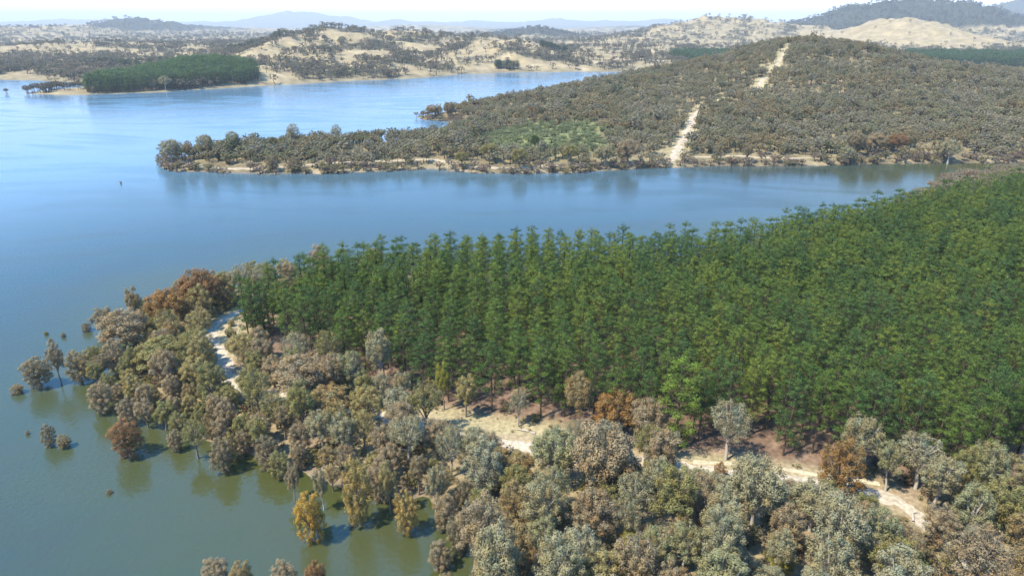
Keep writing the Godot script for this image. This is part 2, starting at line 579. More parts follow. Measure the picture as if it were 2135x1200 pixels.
func far_height(x: float, z: float) -> Vector2:
	var s := inside(far_shore(), x, z) + noise_b.get_noise_2d(x * 2.0, z * 2.0) * 14.0
	if s <= 0:
		return V(maxf(s * 0.1, -6.0), s)
	var k := 1.0 - exp(-s / 90.0)
	var h := 3.0 * (1.0 - exp(-s / 12.0)) + 7.0 * k
	var far := clampf((-z - 1200.0) / 2500.0, 0.25, 1.0)
	h += k * noise_b.get_noise_2d(x, z) * 16.0 * far + k * noise_a.get_noise_2d(x * 0.6, z * 0.6) * 6.0
	if z > -12000.0:
		var r := hills_max(hills_far(), x, z) + hills_max(hills_far_b(), x, z) + hills_max(hills_far_c(), x, z)
		h += k * r * (1.0 + 0.22 * noise_b.get_noise_2d(x * 1.3, z * 1.3) + 0.1 * noise_a.get_noise_2d(x * 0.5, z * 0.5))
	else:
		h += (smoothstep(-14000.0, -20000.0, z) * (45.0 + 110.0 * noise_b.get_noise_2d(x * 0.12, 7.0)) + 1.45 * hills_max(hills_far_d(), x, z)) * (1.0 + 0.3 * noise_b.get_noise_2d(x * 0.3, z * 0.3))
	return V(h, s)

func ground_near() -> void:
	make_grid("near", -180.0, -460.0, 2.0, 301, 216, near_point)
	var g: Dictionary = grids["near"]
	var tr := track_near()
	var pb := pine_block()
	var ca := clearing_a()
	var cb := clearing_b()
	var cc := clearing_c()
	var tint := func(p: Vector3, i: int, j: int) -> Color:
		var s: float = g.s[j * g.nx + i]
		var n := noise_a.get_noise_2d(p.x * 4.0, p.z * 4.0)
		var fine := noise_c.get_noise_2d(p.x * 3.0, p.z * 3.0)
		var c := Color(0.27, 0.21, 0.145).lerp(Color(0.34, 0.28, 0.16), clampf(0.5 + n * 1.6, 0, 1))
		if p.z < -60 and p.z > -350:
			var dry := maxf(maxf(inside(ca, p.x, p.z), inside(cb, p.x, p.z)), inside(cc, p.x, p.z))
			c = c.lerp(Color(0.40, 0.35, 0.215), smoothstep(-3.0, 1.5, dry + fine * 3.0))
			var pin := inside(pb, p.x, p.z)
			c = c.lerp(Color(0.20, 0.135, 0.10).lerp(Color(0.34, 0.25, 0.18), clampf(fine + n, 0, 1)), smoothstep(-2.0, 2.0, pin + fine * 2.0))
			var d := line_distance(tr, p.x, p.z)
			c = c.lerp(Color(0.46, 0.375, 0.26), 0.6 * (1.0 - smoothstep(1.0, 5.0, d + n * 5.0 + fine * 3.0)))
		c = c.lerp(Color(0.24, 0.19, 0.13), 1.0 - smoothstep(-1.0, 5.0, s + fine * 3.0))
		return c * (1.0 + 0.25 * fine)
	var pt := func(i: int, j: int) -> Vector3:
		return Vector3(g.x0 + i * g.step, g.h[j * g.nx + i], g.z0 + j * g.step)
	structure("ground", sheet(g.nx, g.nz, pt, tint), M.ground_mat, "brown leaf littered ground and dry grass under the near trees")
	strip("dirt_track", tr, 3.7, 1.8, "near", 0.07, Color(0.56, 0.495, 0.40), "pale dirt track winding between the pines and the flooded gum trees")
	var thin := PackedVector2Array([V(36, -116.8), V(45, -116), V(54, -113.4), V(62, -110.6), V(70, -108)])
	strip("vehicle_track", thin, 1.3, 0.4, "near", 0.06, Color(0.60, 0.53, 0.38), "thin pale wheel track along the grass strip beside the pines")

func strip(called: String, line: PackedVector2Array, width: float, vary: float, on: String, lift: float, c: Color, label: String) -> void:
	var curve := Curve2D.new()
	for i in line.size():
		var d := (line[mini(i + 1, line.size() - 1)] - line[maxi(i - 1, 0)]) / 6.0
		curve.add_point(line[i], -d, d)
	var step := 1.0 if on == "near" else 2.5
	var n := int(curve.get_baked_length() / step)
	var across := 7
	var pt := func(i: int, j: int) -> Vector3:
		var p := curve.sample_baked(j * step)
		var q := curve.sample_baked(minf(j * step + 0.5, curve.get_baked_length())) - curve.sample_baked(maxf(j * step - 0.5, 0.0))
		var side := V(-q.y, q.x).normalized()
		var half := (width + vary * noise_c.get_noise_1d(j * step * 2.0 + (50.0 if i > 3 else 0.0)) * 2.0) * 0.5
		var u := (i - 3) / 3.0
		p += side * half * u
		return Vector3(p.x, maxf(look(on, p.x, p.y) + lift * (1.0 - 1.6 * absf(u) ** 4), -0.5), p.y)
	var tint := func(p: Vector3, i: int, _j: int) -> Color:
		var u := (i - 3) / 3.0
		var rut := 0.92 + 0.1 * absf(sin(u * 4.5)) + 0.22 * noise_c.get_noise_2d(p.x * 2.0, p.z * 2.0)
		return c * rut
	structure(called, sheet(across, n, pt, tint, true), M.track_mat, label)

func ground_hill() -> void:
	make_grid("hill", -264.0, -1340.0, 4.0, 340, 235, hill_point)
	var g: Dictionary = grids["hill"]
	var tr := track_hill()
	var md := meadow()
	var tint := func(p: Vector3, i: int, j: int) -> Color:
		var s: float = g.s[j * g.nx + i]
		var n := noise_a.get_noise_2d(p.x * 1.5, p.z * 1.5)
		var fine := noise_c.get_noise_2d(p.x, p.z)
		var c := Color(0.20, 0.165, 0.10).lerp(Color(0.29, 0.245, 0.145), clampf(0.4 + n * 1.8, 0, 1))
		if p.z > -900 and s > -5:
			var d := line_distance(tr, p.x, p.z)
			c = c.lerp(Color(0.44, 0.38, 0.22), 1.0 - smoothstep(2.0, 12.0, d + n * 10.0))
			c = c.lerp(Color(0.22, 0.235, 0.105), smoothstep(-8.0, 10.0, inside(md, p.x, p.z) + n * 22.0))
		c = c.lerp(Color(0.55, 0.46, 0.33), smoothstep(9.0, 2.0, s + fine * 7.0) * clampf(0.15 + n * 2.0, 0.0, 0.5) * (1.0 if p.x < 45 else 0.5))
		c = c.lerp(Color(0.22, 0.17, 0.13), smoothstep(1.5, -1.0, s))
		return c * (1.0 + 0.25 * fine)
	var pt := func(i: int, j: int) -> Vector3:
		return Vector3(g.x0 + i * g.step, g.h[j * g.nx + i], g.z0 + j * g.step)
	structure("wooded_hill", sheet(g.nx, g.nz, pt, tint), M.hill_mat, "wooded hill and low peninsula across the narrow arm of water")
	strip("shore_track", track_shore().slice(16, 20), 2.2, 1.6, "hill", 0.3, Color(0.50, 0.42, 0.31), "broken sandy track by the water right of the firebreak")
	strip("firebreak_track", tr.slice(0, 6), 6.6, 6.0, "hill", 0.3, Color(0.55, 0.46, 0.36), "wide pale earth firebreak at the foot of the wooded hill")
	strip("firebreak_track", tr.slice(8, 14), 4.6, 4.5, "hill", 0.3, Color(0.52, 0.44, 0.34), "pale earth firebreak climbing to the top of the wooded hill")
	strip("shore_track", track_shore().slice(0, 14), 3.4, 1.8, "hill", 0.3, Color(0.46, 0.39, 0.29), "sandy track along the water's edge of the peninsula")

func forest_share(x: float, z: float, h: float) -> float:
	# how much of the far land is wooded, 0 to 1
	var f := 0.40 + noise_b.get_noise_2d(x * 1.7 + 400.0, z * 1.7) * 1.1 + noise_a.get_noise_2d(x * 0.35, z * 0.35) * 0.55
	if x > 900 and z < -3700 and z > -9500:
		f += smoothstep(30.0, 70.0, h) * 1.2 + 0.1
	if z < -4000 and z > -9000 and absf(x - 138) < 420:
		f += smoothstep(14.0, 26.0, h) * 1.5
	if x < -2300 and x > -3500 and z < -5300 and z > -7000:
		f += smoothstep(30.0, 55.0, h) * 1.5
	var u := (x - 1467.0) / 320.0
	var w := (z + 2800.0) / 520.0
	f -= 2.0 * smoothstep(1.3, 0.75, u * u + w * w)
	if x < -480 and z > -1750:
		f += 0.1
	if x < -650 and z > -1520:
		f += 0.1
	if z < -12000:
		f = 0.8
	return clampf(f, 0.0, 1.0)

func ground_far() -> void:
	var nx := 760
	var nz := 230
	var pt := func(i: int, j: int) -> Vector3:
		var z := -905.0 * pow(29.0, j / (nz - 1.0))
		var x := lerpf(-0.86, 0.98, i / (nx - 1.0)) * -z
		return Vector3(x, far_height(x, z).x, z)
	var fs := far_shore()
	var tint := func(p: Vector3, _i: int, _j: int) -> Color:
		var f := forest_share(p.x, p.z, p.y)
		var n := noise_a.get_noise_2d(p.x * 0.8, p.z * 0.8)
		var fine := noise_c.get_noise_2d(p.x * 0.4, p.z * 0.4)
		var grass := Color(0.38, 0.305, 0.165).lerp(Color(0.40, 0.32, 0.205), clampf(0.5 + n, 0, 1))
		var c := grass.lerp(Color(0.14, 0.13, 0.085).lerp(Color(0.05, 0.055, 0.035), smoothstep(0.85, 1.0, f)), smoothstep(0.42, 0.8, f + fine * 0.5))
		if p.y < 8.0 and p.z > -1600:
			c = c.lerp(Color(0.27, 0.225, 0.14), smoothstep(6.5, 2.5, p.y + fine * 4.0) * 0.75)
		return c * (1.0 + 0.2 * fine)
	structure("far_hills", sheet(nx, nz, pt, tint, true), M.far_mat, "dry grass hills, wooded mountains and blue ranges beyond the lake")

func water() -> void:
	var xs := PackedFloat32Array()
	var zs := PackedFloat32Array()
	for i in 70:
		xs.append(-2600.0 + 2400.0 * (1.0 - pow(1.0 - i / 70.0, 2.2)))
	for i in 60:
		xs.append(-200.0 + i * 6.0)
	for i in 41:
		xs.append(160.0 + 2400.0 * pow(i / 40.0, 2.0))
	for i in 60:
		zs.append(-1800.0 + 1400.0 * (1.0 - pow(1.0 - i / 60.0, 1.8)))
	for i in 91:
		zs.append(-400.0 + i * 6.0)
	var ns := near_shore()
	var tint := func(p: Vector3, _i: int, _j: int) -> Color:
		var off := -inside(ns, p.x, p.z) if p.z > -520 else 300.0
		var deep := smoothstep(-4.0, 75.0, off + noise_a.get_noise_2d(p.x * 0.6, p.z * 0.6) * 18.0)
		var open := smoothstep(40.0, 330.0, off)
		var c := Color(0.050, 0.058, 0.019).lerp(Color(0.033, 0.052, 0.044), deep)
		return c.lerp(Color(0.085, 0.18, 0.27), open)  # open water tinted bluer: part of the sky's reflection put into base colour
	var pt := func(i: int, j: int) -> Vector3:
		return Vector3(xs[i], 0.0, zs[j])
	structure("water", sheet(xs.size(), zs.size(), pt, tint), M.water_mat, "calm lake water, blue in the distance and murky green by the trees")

func shapes() -> void:
	gum_shapes = [[], [], [], []]
	for i in 3:
		gum_shapes[0].append(gum(0, 300, 0.115, 62))
		gum_shapes[1].append(gum(1, 300, 0.112, 50))
		gum_shapes[2].append(gum(2, 290, 0.115, 64))
		gum_shapes[3].append(gum(3, 300, 0.11, 54))
	for i in 6:
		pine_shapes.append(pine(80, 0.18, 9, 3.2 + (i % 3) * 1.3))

func pine_label(x: float, edge: float, m: String, h: float) -> Array:
	var look_of: String = {"pine_mid": "mid green", "pine_deep": "dark green", "pine_light": "yellowish green", "pine_blue": "bluish green", "pine_bright": "bright green"}[m]
	var where := "near the plantation's left corner" if x < -48 else "behind the tall grey brown gum" if x < -24 else "behind the dry grass clearing" if x < 8 else "behind the orange domed gum" if x < 28 else "around the broad bright green pine" if x < 42 else "behind the silver gum on the grass strip" if x < 54 else "behind the rust orange gum" if x < 66 else "near the pale dead gum" if x < 82 else "behind the grey green domed gum" if x < 96 else "at the plantation's right edge"
	var row := "front row" if edge < 4.5 else "second row" if edge < 9.0 else "third row" if edge < 13.5 else "fourth row" if edge < 18.0 else "deeper rows"
	var size := "tall" if h > 18.6 else "short" if h < 15.6 else "middling"
	return ["%s %s pine, %s, %s" % [size, look_of, row, where], "pines, %s, %s" % [row, where]]

func pines() -> void:
	var pb := pine_block()
	var spots := []
	var z := -100.0
	while z > -340.0:
		var x := -80.0
		while x < 300.0:
			var px := x + rng.randf_range(-0.7, 0.7)
			var pz := z + rng.randf_range(-1.2, 1.2)
			x += 5.4
			var e := inside(pb, px, pz)
			if e < 0 or rng.randf() < 0.05 or noise_a.get_noise_2d(px * 3.0, pz * 3.0) > 0.48:
				continue
			if in_view(px, pz, 14.0, 12.0):
				spots.append([px, pz, e, in_view(px, pz, 0.0, 12.0)])
		z -= 4.8
	spots.sort_custom(func(a, b): return a[1] > b[1])
	var far := []
	var count := 0
	var kinds := ["pine_mid", "pine_mid", "pine_deep", "pine_light", "pine_blue", "pine_mid", "pine_deep"]
	var mass_tints := [Color(0.082, 0.13, 0.024), Color(0.053, 0.098, 0.022), Color(0.118, 0.158, 0.026), Color(0.058, 0.106, 0.03), Color(0.098, 0.144, 0.025)]
	for q in spots:
		var y := look("near", q[0], q[1])
		var h := rng.randf_range(16.0, 20.5)
		var w := rng.randf_range(6.3, 8.2)
		if q[3] and count < 296:
			count += 1
			var m: String = kinds[rng.randi() % kinds.size()]
			var l := pine_label(q[0], q[2], m, h)
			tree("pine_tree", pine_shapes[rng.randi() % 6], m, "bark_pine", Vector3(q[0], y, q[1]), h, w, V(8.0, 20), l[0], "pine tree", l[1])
		else:
			far.append([Vector3(q[0], y, q[1]), w / 8.0, h / 20.0, mass_tints[rng.randi() % 5]])
	tree("pine_tree", pine_shapes[0], "pine_bright", "bark_pine", Vector3(33.3, look("near", 33.3, -121.0), -120.8), 21.5, 11.0, V(8.0, 20), "broad bright green pine standing proud of the plantation's front edge", "pine tree", "")
	tree("pine_tree", pine_shapes[3], "pine_mid", "bark_pine", Vector3(-72.5, look("near", -72.5, -180.0), -180.0), 17.5, 7.0, V(8.0, 20), "green pine at the far left corner of the plantation by the track bend", "pine tree", "")
	var sh := []
	for s in pine_shapes.slice(0, 4):
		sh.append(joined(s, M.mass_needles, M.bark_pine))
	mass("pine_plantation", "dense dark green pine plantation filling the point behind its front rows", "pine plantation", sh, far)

func notable_gums() -> void:
	# x, z, height, width, form, foliage, label
	var f := "flooded_gum_tree"
	for q in [
		[-80.2, -124.6, 10.0, 8.2, 2, "russet", "rounded russet brown gum standing alone in the open water"],
		[-99.6, -127.8, 5.9, 3.6, 2, "plum", "small purplish drowned tree alone in the water, taller of a pair"],
		[-96.1, -127.4, 3.8, 3.3, 2, "brown", "low orange brown bush in the water beside a taller purplish tree"],
		[-121.9, -150.6, 3.1, 3.5, 2, "brown", "low brown bush alone in the water near the left edge"],
		[-71.5, -126.0, 5.9, 3.6, 2, "mauve", "small drowned tree with yellow top right of the lone russet tree"],
		[-34.9, -98.7, 11.5, 6.5, 2, "gold", "golden orange gum standing in green water off the shore"],
		[-27.6, -102.5, 14.9, 6.4, 2, "straw", "tall narrow gum with a golden top standing in green water"],
		[-18.7, -100.6, 10.3, 5.6, 2, "straw", "tan and gold bushy gum standing in green water"],
		[-47.8, -87.6, 6.5, 5.6, 2, "mauve", "pinkish brown crown rising from water at the bottom, leftmost of four"],
		[-43.0, -86.6, 7.2, 4.6, 2, "brown", "brown crown rising from water at the bottom, second of four"],
		[-36.5, -86.1, 7.6, 5.7, 2, "mauve", "pinkish crown rising from water at the bottom, third of four"],
		[-31.2, -86.9, 6.9, 4.4, 2, "russet", "reddish crown rising from water at the bottom, rightmost of four"],
		[-41.5, -109.5, 8.6, 3.6, 1, "mauve", "thin mauve gum in the shallows behind the golden orange gum"],
		[-35.2, -106.8, 9.4, 3.8, 1, "grey", "thin grey gum in the shallows between the golden gum and the shore"],
		[-22.5, -105.8, 11.5, 4.4, 1, "tan", "slender tan gum in the shallows between the two straw coloured gums"],
		[-14.0, -104.3, 12.0, 5.0, 1, "grey", "slender grey gum with bare trunk in the shallows near the bottom corner"],
		[-58.5, -122.5, 7.4, 4.2, 2, "straw", "small straw coloured bushy gum in the shallows left of the olive shore gums"],
		[-118.3, -154.3, 9.3, 8.4, 2, "plum", "wide purple brown drowned gum at the outer end of the flooded point"],
		[-113.8, -155.3, 11.9, 5.1, 1, "mauve", "tall thin mauve gum behind the purple brown outermost gum"],
		[-109.4, -156.5, 10.1, 7.3, 2, "brown", "brown drowned gum just inside the outermost purple brown gums"],
		[-95.4, -141.2, 9.1, 6.9, 2, "mauve", "dusty pink drowned gum on the flooded left shore"],
		[-121.1, -187.8, 7.7, 8.5, 1, "plum", "dark brown ragged gum leaning over open water past the point"],
		[-112.2, -191.3, 12.8, 6.1, 1, "brown", "tall slender brown gum rising above the point's outer trees"],
		[-97.6, -182.5, 15.0, 13.5, 0, "rust", "large orange brown domed gum on the point"],
		[-94.3, -195.0, 16.0, 13.4, 0, "russet", "large dark russet gum on the point beside the orange domed gum"],
		[-92.3, -204.3, 10.9, 6.0, 1, "brown", "narrow brown gum behind the dark russet gum"],
		[-87.3, -208.1, 12.9, 9.1, 3, "grey", "pale grey open gum at the back of the point near the pines"],
		[-80.4, -211.4, 12.3, 9.2, 3, "silver", "silvery thin gum against blue water beside the plantation's left end"],
		[-88.0, -157.0, 11.4, 14.6, 0, "olive", "broad olive brown domed gum left of the sandy track"],
		[-104.5, -170.8, 14.2, 14.0, 0, "mauve", "wide pinkish grey gum with bare limbs on the flooded point"],
		[-49.7, -141.5, 13.0, 14.0, 0, "mauve", "wide reddish mauve gum between the track and the shore"],
		[-40.3, -134.7, 9.8, 11.5, 0, "brown", "brown domed gum right of the wide reddish mauve gum"],
		[-31.0, -147.5, 16.2, 9.0, 1, "grey", "tall grey brown gum standing against the dark pine edge"],
		[-15.5, -139.2, 12.0, 4.6, 1, "lime", "slender yellow green gum at the edge of the grass clearing"],
		[-10.4, -136.0, 10.2, 6.6, 1, "tan", "yellowish tan gum right of the slender yellow green gum"],
		[1.4, -131.7, 9.6, 5.2, 3, "grey", "thin grey gum in the grass clearing by the pines"],
		[21.8, -125.1, 11.6, 11.5, 0, "rust", "orange domed gum touching the pine edge above the track"],
		[16.4, -105.2, 18.0, 13.2, 0, "mauve", "very big brown mauve gum, largest of the foreground woodland"],
		[42.6, -117.4, 13.7, 9.0, 3, "silver", "pale silver gum leaning over the grass strip by the pines"],
		[31.4, -117.8, 7.8, 2.8, 1, "sage", "narrow grey green sapling beside the track"],
		[58.4, -102.4, 14.6, 9.4, 2, "rust", "bright rust orange gum below the grass strip"],
		[55.2, -99.6, 8.4, 5.3, 2, "olive", "olive gum at the foot of the rust orange gum"],
		[74.5, -106.8, 11.6, 9.6, 3, "silver", "dark grey gum in front of the pines right of the rust orange gum"],
		[84.7, -104.0, 12.7, 8.0, 0, "sage", "grey green domed gum against the pines"],
		[81.4, -103.1, 12.6, 6.6, 2, "olive", "golden brown gum in front of the grey green domed gum"],
		[77.1, -128.7, 12.4, 4.6, 3, "silver", "pale dead gum standing among the dark pines"],
		[-5.6, -88.6, 15.7, 10.0, 1, "mauve", "large dusty mauve gum at the water's corner at the bottom"],
		[41.2, -97.0, 15.6, 10.8, 0, "grey", "large grey gum in the middle of the foreground woodland"],
		[8.0, -112.4, 12.8, 10.2, 0, "sage", "grey green wide gum left of the biggest brown mauve gum"],
	]:
		var wet := look("near", q[0], q[1], "s") < 3.0
		gum_at(q[0], q[1], q[2], q[3], q[4], q[5], q[6], "", f if wet else "gum_tree")
	# trees one can tell apart on the peninsula
	for q in [
		[-216, -440, 17.5, 16.0, 0, "grey", "big grey gum at the very tip of the far peninsula"],
		[-207, -445, 12.6, 8.5, 1, "mauve", "smaller mauve gum beside the big grey gum at the peninsula tip"],
		[-198, -450, 15.5, 12.2, 0, "grey", "round grey gum where the peninsula woodland begins"],
		[-184, -462, 14.5, 10.6, 0, "sage", "round grey green gum above the peninsula woodland, second from the tip"],
		[-149, -479, 15.5, 11.4, 3, "grey", "pale spreading gum above the peninsula woodland's skyline"],
		[-121, -482, 14.3, 9.5, 3, "silver", "thin pale gum above the middle of the peninsula's skyline"],
		[-146, -421.5, 11.0, 9.5, 2, "plum", "dark purple bush on the peninsula's sandy shore, left of two"],
		[-133, -423.5, 9.3, 10.0, 2, "plum", "dark purple bush on the peninsula's sandy shore, right of two"],
		[-116, -425, 5.8, 4.7, 2, "olive", "small dark bush right of the two purple shore bushes"],
		[5, -425, 14.0, 11.5, 0, "olive", "round olive gum alone on the sandy bank under the green meadow"],
		[15, -462, 11.4, 6.9, 0, "pine_deep", "dark green round tree in front of the light green meadow"],
		[-31, -432, 10.4, 10.0, 0, "olive", "olive gum on the red bank at the peninsula's narrow shore"],
		[-14, -442, 11.8, 13.3, 0, "olive", "spreading olive gum left of the round lone bank gum"],
		[37, -437, 11.8, 12.5, 0, "olive", "olive gum at the right end of the sandy bank"],
		[-60, -672, 15.5, 12.6, 0, "plum", "dark tall gum on the small point of the hidden bay"],
		[-76, -678, 12.3, 14.3, 0, "brown", "brown gum at the outer end of the small bay point"],
		[-27, -612, 10.8, 12.2, 0, "plum", "dark brown gum beside the bay's sandy patch"],
		[17, -602, 9.5, 11.1, 0, "russet", "dark reddish gum on the slope behind the green meadow"],
		[73, -438, 17.2, 17.1, 0, "mauve", "large mauve grey gum on the shore left of the firebreak"],
		[58, -435, 13.8, 14.0, 0, "grey", "grey gum left of the large mauve grey shore gum"],
		[227, -462, 16.3, 14.1, 0, "plum", "purplish gum on the far shore, leftmost of three big crowns"],
		[241, -464, 16.0, 15.4, 0, "mauve", "mauve gum on the far shore, middle of three big crowns"],
		[256, -465, 14.2, 14.8, 0, "russet", "russet gum on the far shore, rightmost of three big crowns"],
		[151, -448, 12.2, 9.2, 1, "plum", "narrow purple gum by the water right of the firebreak"],
		[216, -451, 10.8, 14.8, 2, "grey", "grey bush in front of the three big crowns on the far shore"],
		[284, -452, 16.2, 15.5, 0, "grey", "tall grey gum at the inlet's inner end"],
	]:
		gum_at(q[0], q[1], q[2], q[3], q[4], q[5], q[6])

func woodland() -> void:
	var tr := track_near()
	var pb := pine_block()
	var clear := [clearing_a(), clearing_b(), clearing_c()]
	var tints := {"olive": Color(0.234, 0.219, 0.087), "tan": Color(0.32, 0.27, 0.116), "brown": Color(0.288, 0.22, 0.104), "mauve": Color(0.3, 0.238, 0.145), "grey": Color(0.289, 0.269, 0.159), "sage": Color(0.262, 0.26, 0.14), "silver": Color(0.3, 0.284, 0.18), "plum": Color(0.238, 0.197, 0.117)}
	var words := {"olive": "olive green", "tan": "yellowish tan", "brown": "brown", "mauve": "mauve brown", "grey": "grey", "sage": "grey green", "silver": "silvery grey", "plum": "purple brown"}
	var beyond := []
	var count := 0
	var tries := 0
	while tries < 14000:
		tries += 1
		var x := rng.randf_range(-128, 112)
		var z := rng.randf_range(-222, -66)
		if not in_view(x, z, 16.0, 10.0):
			continue
		var s := look("near", x, z, "s")
		if s < -7.0 or (s < -1.0 and (rng.randf() < 0.55 or s < -3.0 and z > -118.0)):
			continue
		if inside(pb, x, z) > -2.5 or line_distance(tr, x, z) < (3.0 if x < -60 else 2.2):
			continue
		var open := false
		for c: PackedVector2Array in clear:
			open = open or inside(c, x, z) > -1.0
		if open:
			continue
		var w := rng.randf_range(5.4, 9.2) * (1.15 if x > -15.0 else 1.0)
		var loose := s < 5.0
		if loose:
			w = rng.randf_range(3.8, 6.4)
		var taken := false
		for q: Vector3 in gum_spots:
			var dx := q.x - x
			var dz := q.z - z
			var need := (q.y + w * 0.5) * (0.68 if loose else 0.61)
			if dx * dx + dz * dz < need * need:
				taken = true
				break
		if taken:
			continue
		var h := w * rng.randf_range(1.15, 1.65)
		var left := smoothstep(0.0, -70.0, x)
		var pick := rng.randf()
		var m := "grey"
		if s < 6.0:
			m = "plum" if pick < 0.14 else "mauve" if pick < 0.42 else "brown" if pick < 0.62 else "tan" if pick < 0.75 else "olive"
		elif rng.randf() < left:
			m = "olive" if pick < 0.36 else "tan" if pick < 0.6 else "brown" if pick < 0.8 else "mauve"
		else:
			m = "grey" if pick < 0.36 else "sage" if pick < 0.44 else "silver" if pick < 0.58 else "mauve" if pick < 0.80 else "brown" if pick < 0.87 else "tan" if pick < 0.9 else "olive"
		if not in_view(x, z, 3.0, 10.0):
			beyond.append([Vector3(x, maxf(look("near", x, z), -0.4), z), w / 7.0, h / 10.0, tints[m]])
			gum_spots.append(Vector3(x, w * 0.5, z))
			continue
		# the open strips stay clear of tall trees on their near side
		var y0 := maxf(look("near", x, z), 0.0)
		var k := 0.0
		while k < 1.0:
			var t := (85.0 - y0) / (85.0 - y0 - h * k)
			var hx := x * t
			var hz := z * t
			var seen := (hx < -66.0 or (hx > -4 and hx < 6) or (hx > 22 and hx < 26) or (hx > 66 and hx < 70)) and line_distance(tr, hx, hz) < 2.0
			for c: PackedVector2Array in clear:
				seen = seen or inside(c, hx, hz) > 1.3
			if seen:
				break
			k += 0.08
		h *= k
		if h < 4.2:
			continue
		w = minf(w, h * 0.95)
		count += 1
		var form: int = 2 if s < 3.0 and rng.randf() < 0.75 else [0, 1, 1, 3, 2][rng.randi() % 5]
		var zone := "standing in the flooded shallows off the shore" if s < 1.0 else "at the water's edge" if s < 7.0 else "on the point left of the sandy track" if x < -60 else "between the track and the left shore" if x < -15 else "in the bottom woodland below the grass strip" if x > 35 else "in the middle of the foreground woodland"
		var size := "tall" if h > 11.5 else "small" if h < 8.0 else "medium"
		var build: String = ["domed", "open crowned", "bushy", "sparse"][form]
		gum_at(x, z, h, w, form, m, "%s %s %s gum %s" % [size, words[m], build, zone], "%s gums %s" % [words[m], zone], "flooded_gum_tree" if s < 1.0 else "gum_tree")
	print("woodland gums ", count, " beyond ", beyond.size())
	var sh := []
	for k in 3:
		sh.append(joined(gum_shapes[k][1], M.mass_leaf, M.bark))
	mass("gum_woodland", "grey and brown gum woodland going on past the picture's edge", "woodland", sh, beyond)

func shrubs() -> void:
	for q in [
		[42.3, -86.5, 7.0, 4.6, "lime", "yellow green bushy shrub among grey gums at the bottom edge"],
		[35.5, -96.0, 4.2, 4.2, "lime", "bright yellow green shrub in the middle of the foreground woodland"],
		[26.5, -113.2, 5.2, 4.0, "lime", "olive yellow shrub beside the white track patch"],
		[39.8, -111.0, 4.2, 3.0, "rust", "small orange shrub below the grass strip"],
		[20.0, -92.0, 5.0, 5.0, "lime", "yellowish shrub under the grey gums near the bottom"],
		[47.0, -92.0, 3.6, 3.4, "gold", "golden yellow shrub in shade among the bottom gums"],
		[5.0, -133.0, 2.2, 2.4, "olive", "small olive shrub in the middle of the grass clearing"],
		[-79.0, -178.0, 3.4, 3.6, "olive", "olive shrub on the grass bank beside the sandy track bend"],
		[-76.5, -170.0, 3.0, 3.0, "tan", "tan shrub on the grass bank below the plantation's left end"],
		[-82.5, -187.0, 2.4, 2.6, "tan", "low tan shrub at the top of the sandy track bend"],
	]:
		gum_at(q[0], q[1], q[2], q[3], 2, q[4], q[5], "", "shrub", "shrub")
	for q in [
		[-126.0, -187.8, 3.2, 3.5, "plum", "small drowned purple shrub in open water beyond the point"],
		[-136.6, -185.4, 1.6, 1.6, "olive", "leftmost tiny drowned shrub in open water off the point"],
		[-130.6, -183.7, 1.9, 1.7, "plum", "tiny purple drowned shrub between two others off the point"],
		[-132.2, -180.5, 1.5, 1.5, "brown", "tiny brown drowned shrub nearest the camera off the point"],
		[-78.0, -111.7, 1.3, 1.6, "plum", "tiny reddish shrub tip alone in the open water"],
		[-107.4, -132.4, 1.6, 1.1, "mauve", "thin pinkish twig bush alone in water at the left"],
	]:
		gum_at(q[0], q[1], q[2], q[3], 2, q[4], q[5], "", "flooded_shrub", "shrub")
	# low green growth on the bare ground, nobody could count it
	var tr := track_near()
	var pb := pine_block()
	var spots := []
	var cols := [Color(0.17, 0.17, 0.06), Color(0.2, 0.17, 0.09), Color(0.24, 0.22, 0.08), Color(0.17, 0.15, 0.1), Color(0.22, 0.15, 0.08)]
	for i in 7500:
		var x := rng.randf_range(-112, 112)
		var z := rng.randf_range(-222, -70)
		if not in_view(x, z, 6.0, 3.0) or look("near", x, z, "s") < 1.0 or line_distance(tr, x, z) < 3.0 + rng.randf() * 2.0:
			continue
		if inside(pb, x, z) > -1.0 and rng.randf() < 0.85:
			continue
		var k := rng.randf_range(0.25, 0.55)
		if inside(clearing_a(), x, z) > -2.0 or inside(clearing_b(), x, z) > -2.0 or inside(clearing_c(), x, z) > -2.0:
			k *= 0.4
		if noise_a.get_noise_2d(x * 3.0, z * 3.0) < -0.05:
			k *= 0.5
		spots.append([Vector3(x, look("near", x, z) - 0.05, z), k, k * rng.randf_range(0.5, 0.8), cols[rng.randi() % 5]])
	var sh := [joined(gum(2, 34, 0.36, 16), M.mass_leaf, M.bark), joined(gum(2, 30, 0.40, 16), M.mass_leaf, M.bark)]
	mass("undergrowth", "low dry bushes and tussocks on the ground between the gum trees", "undergrowth", sh, spots)

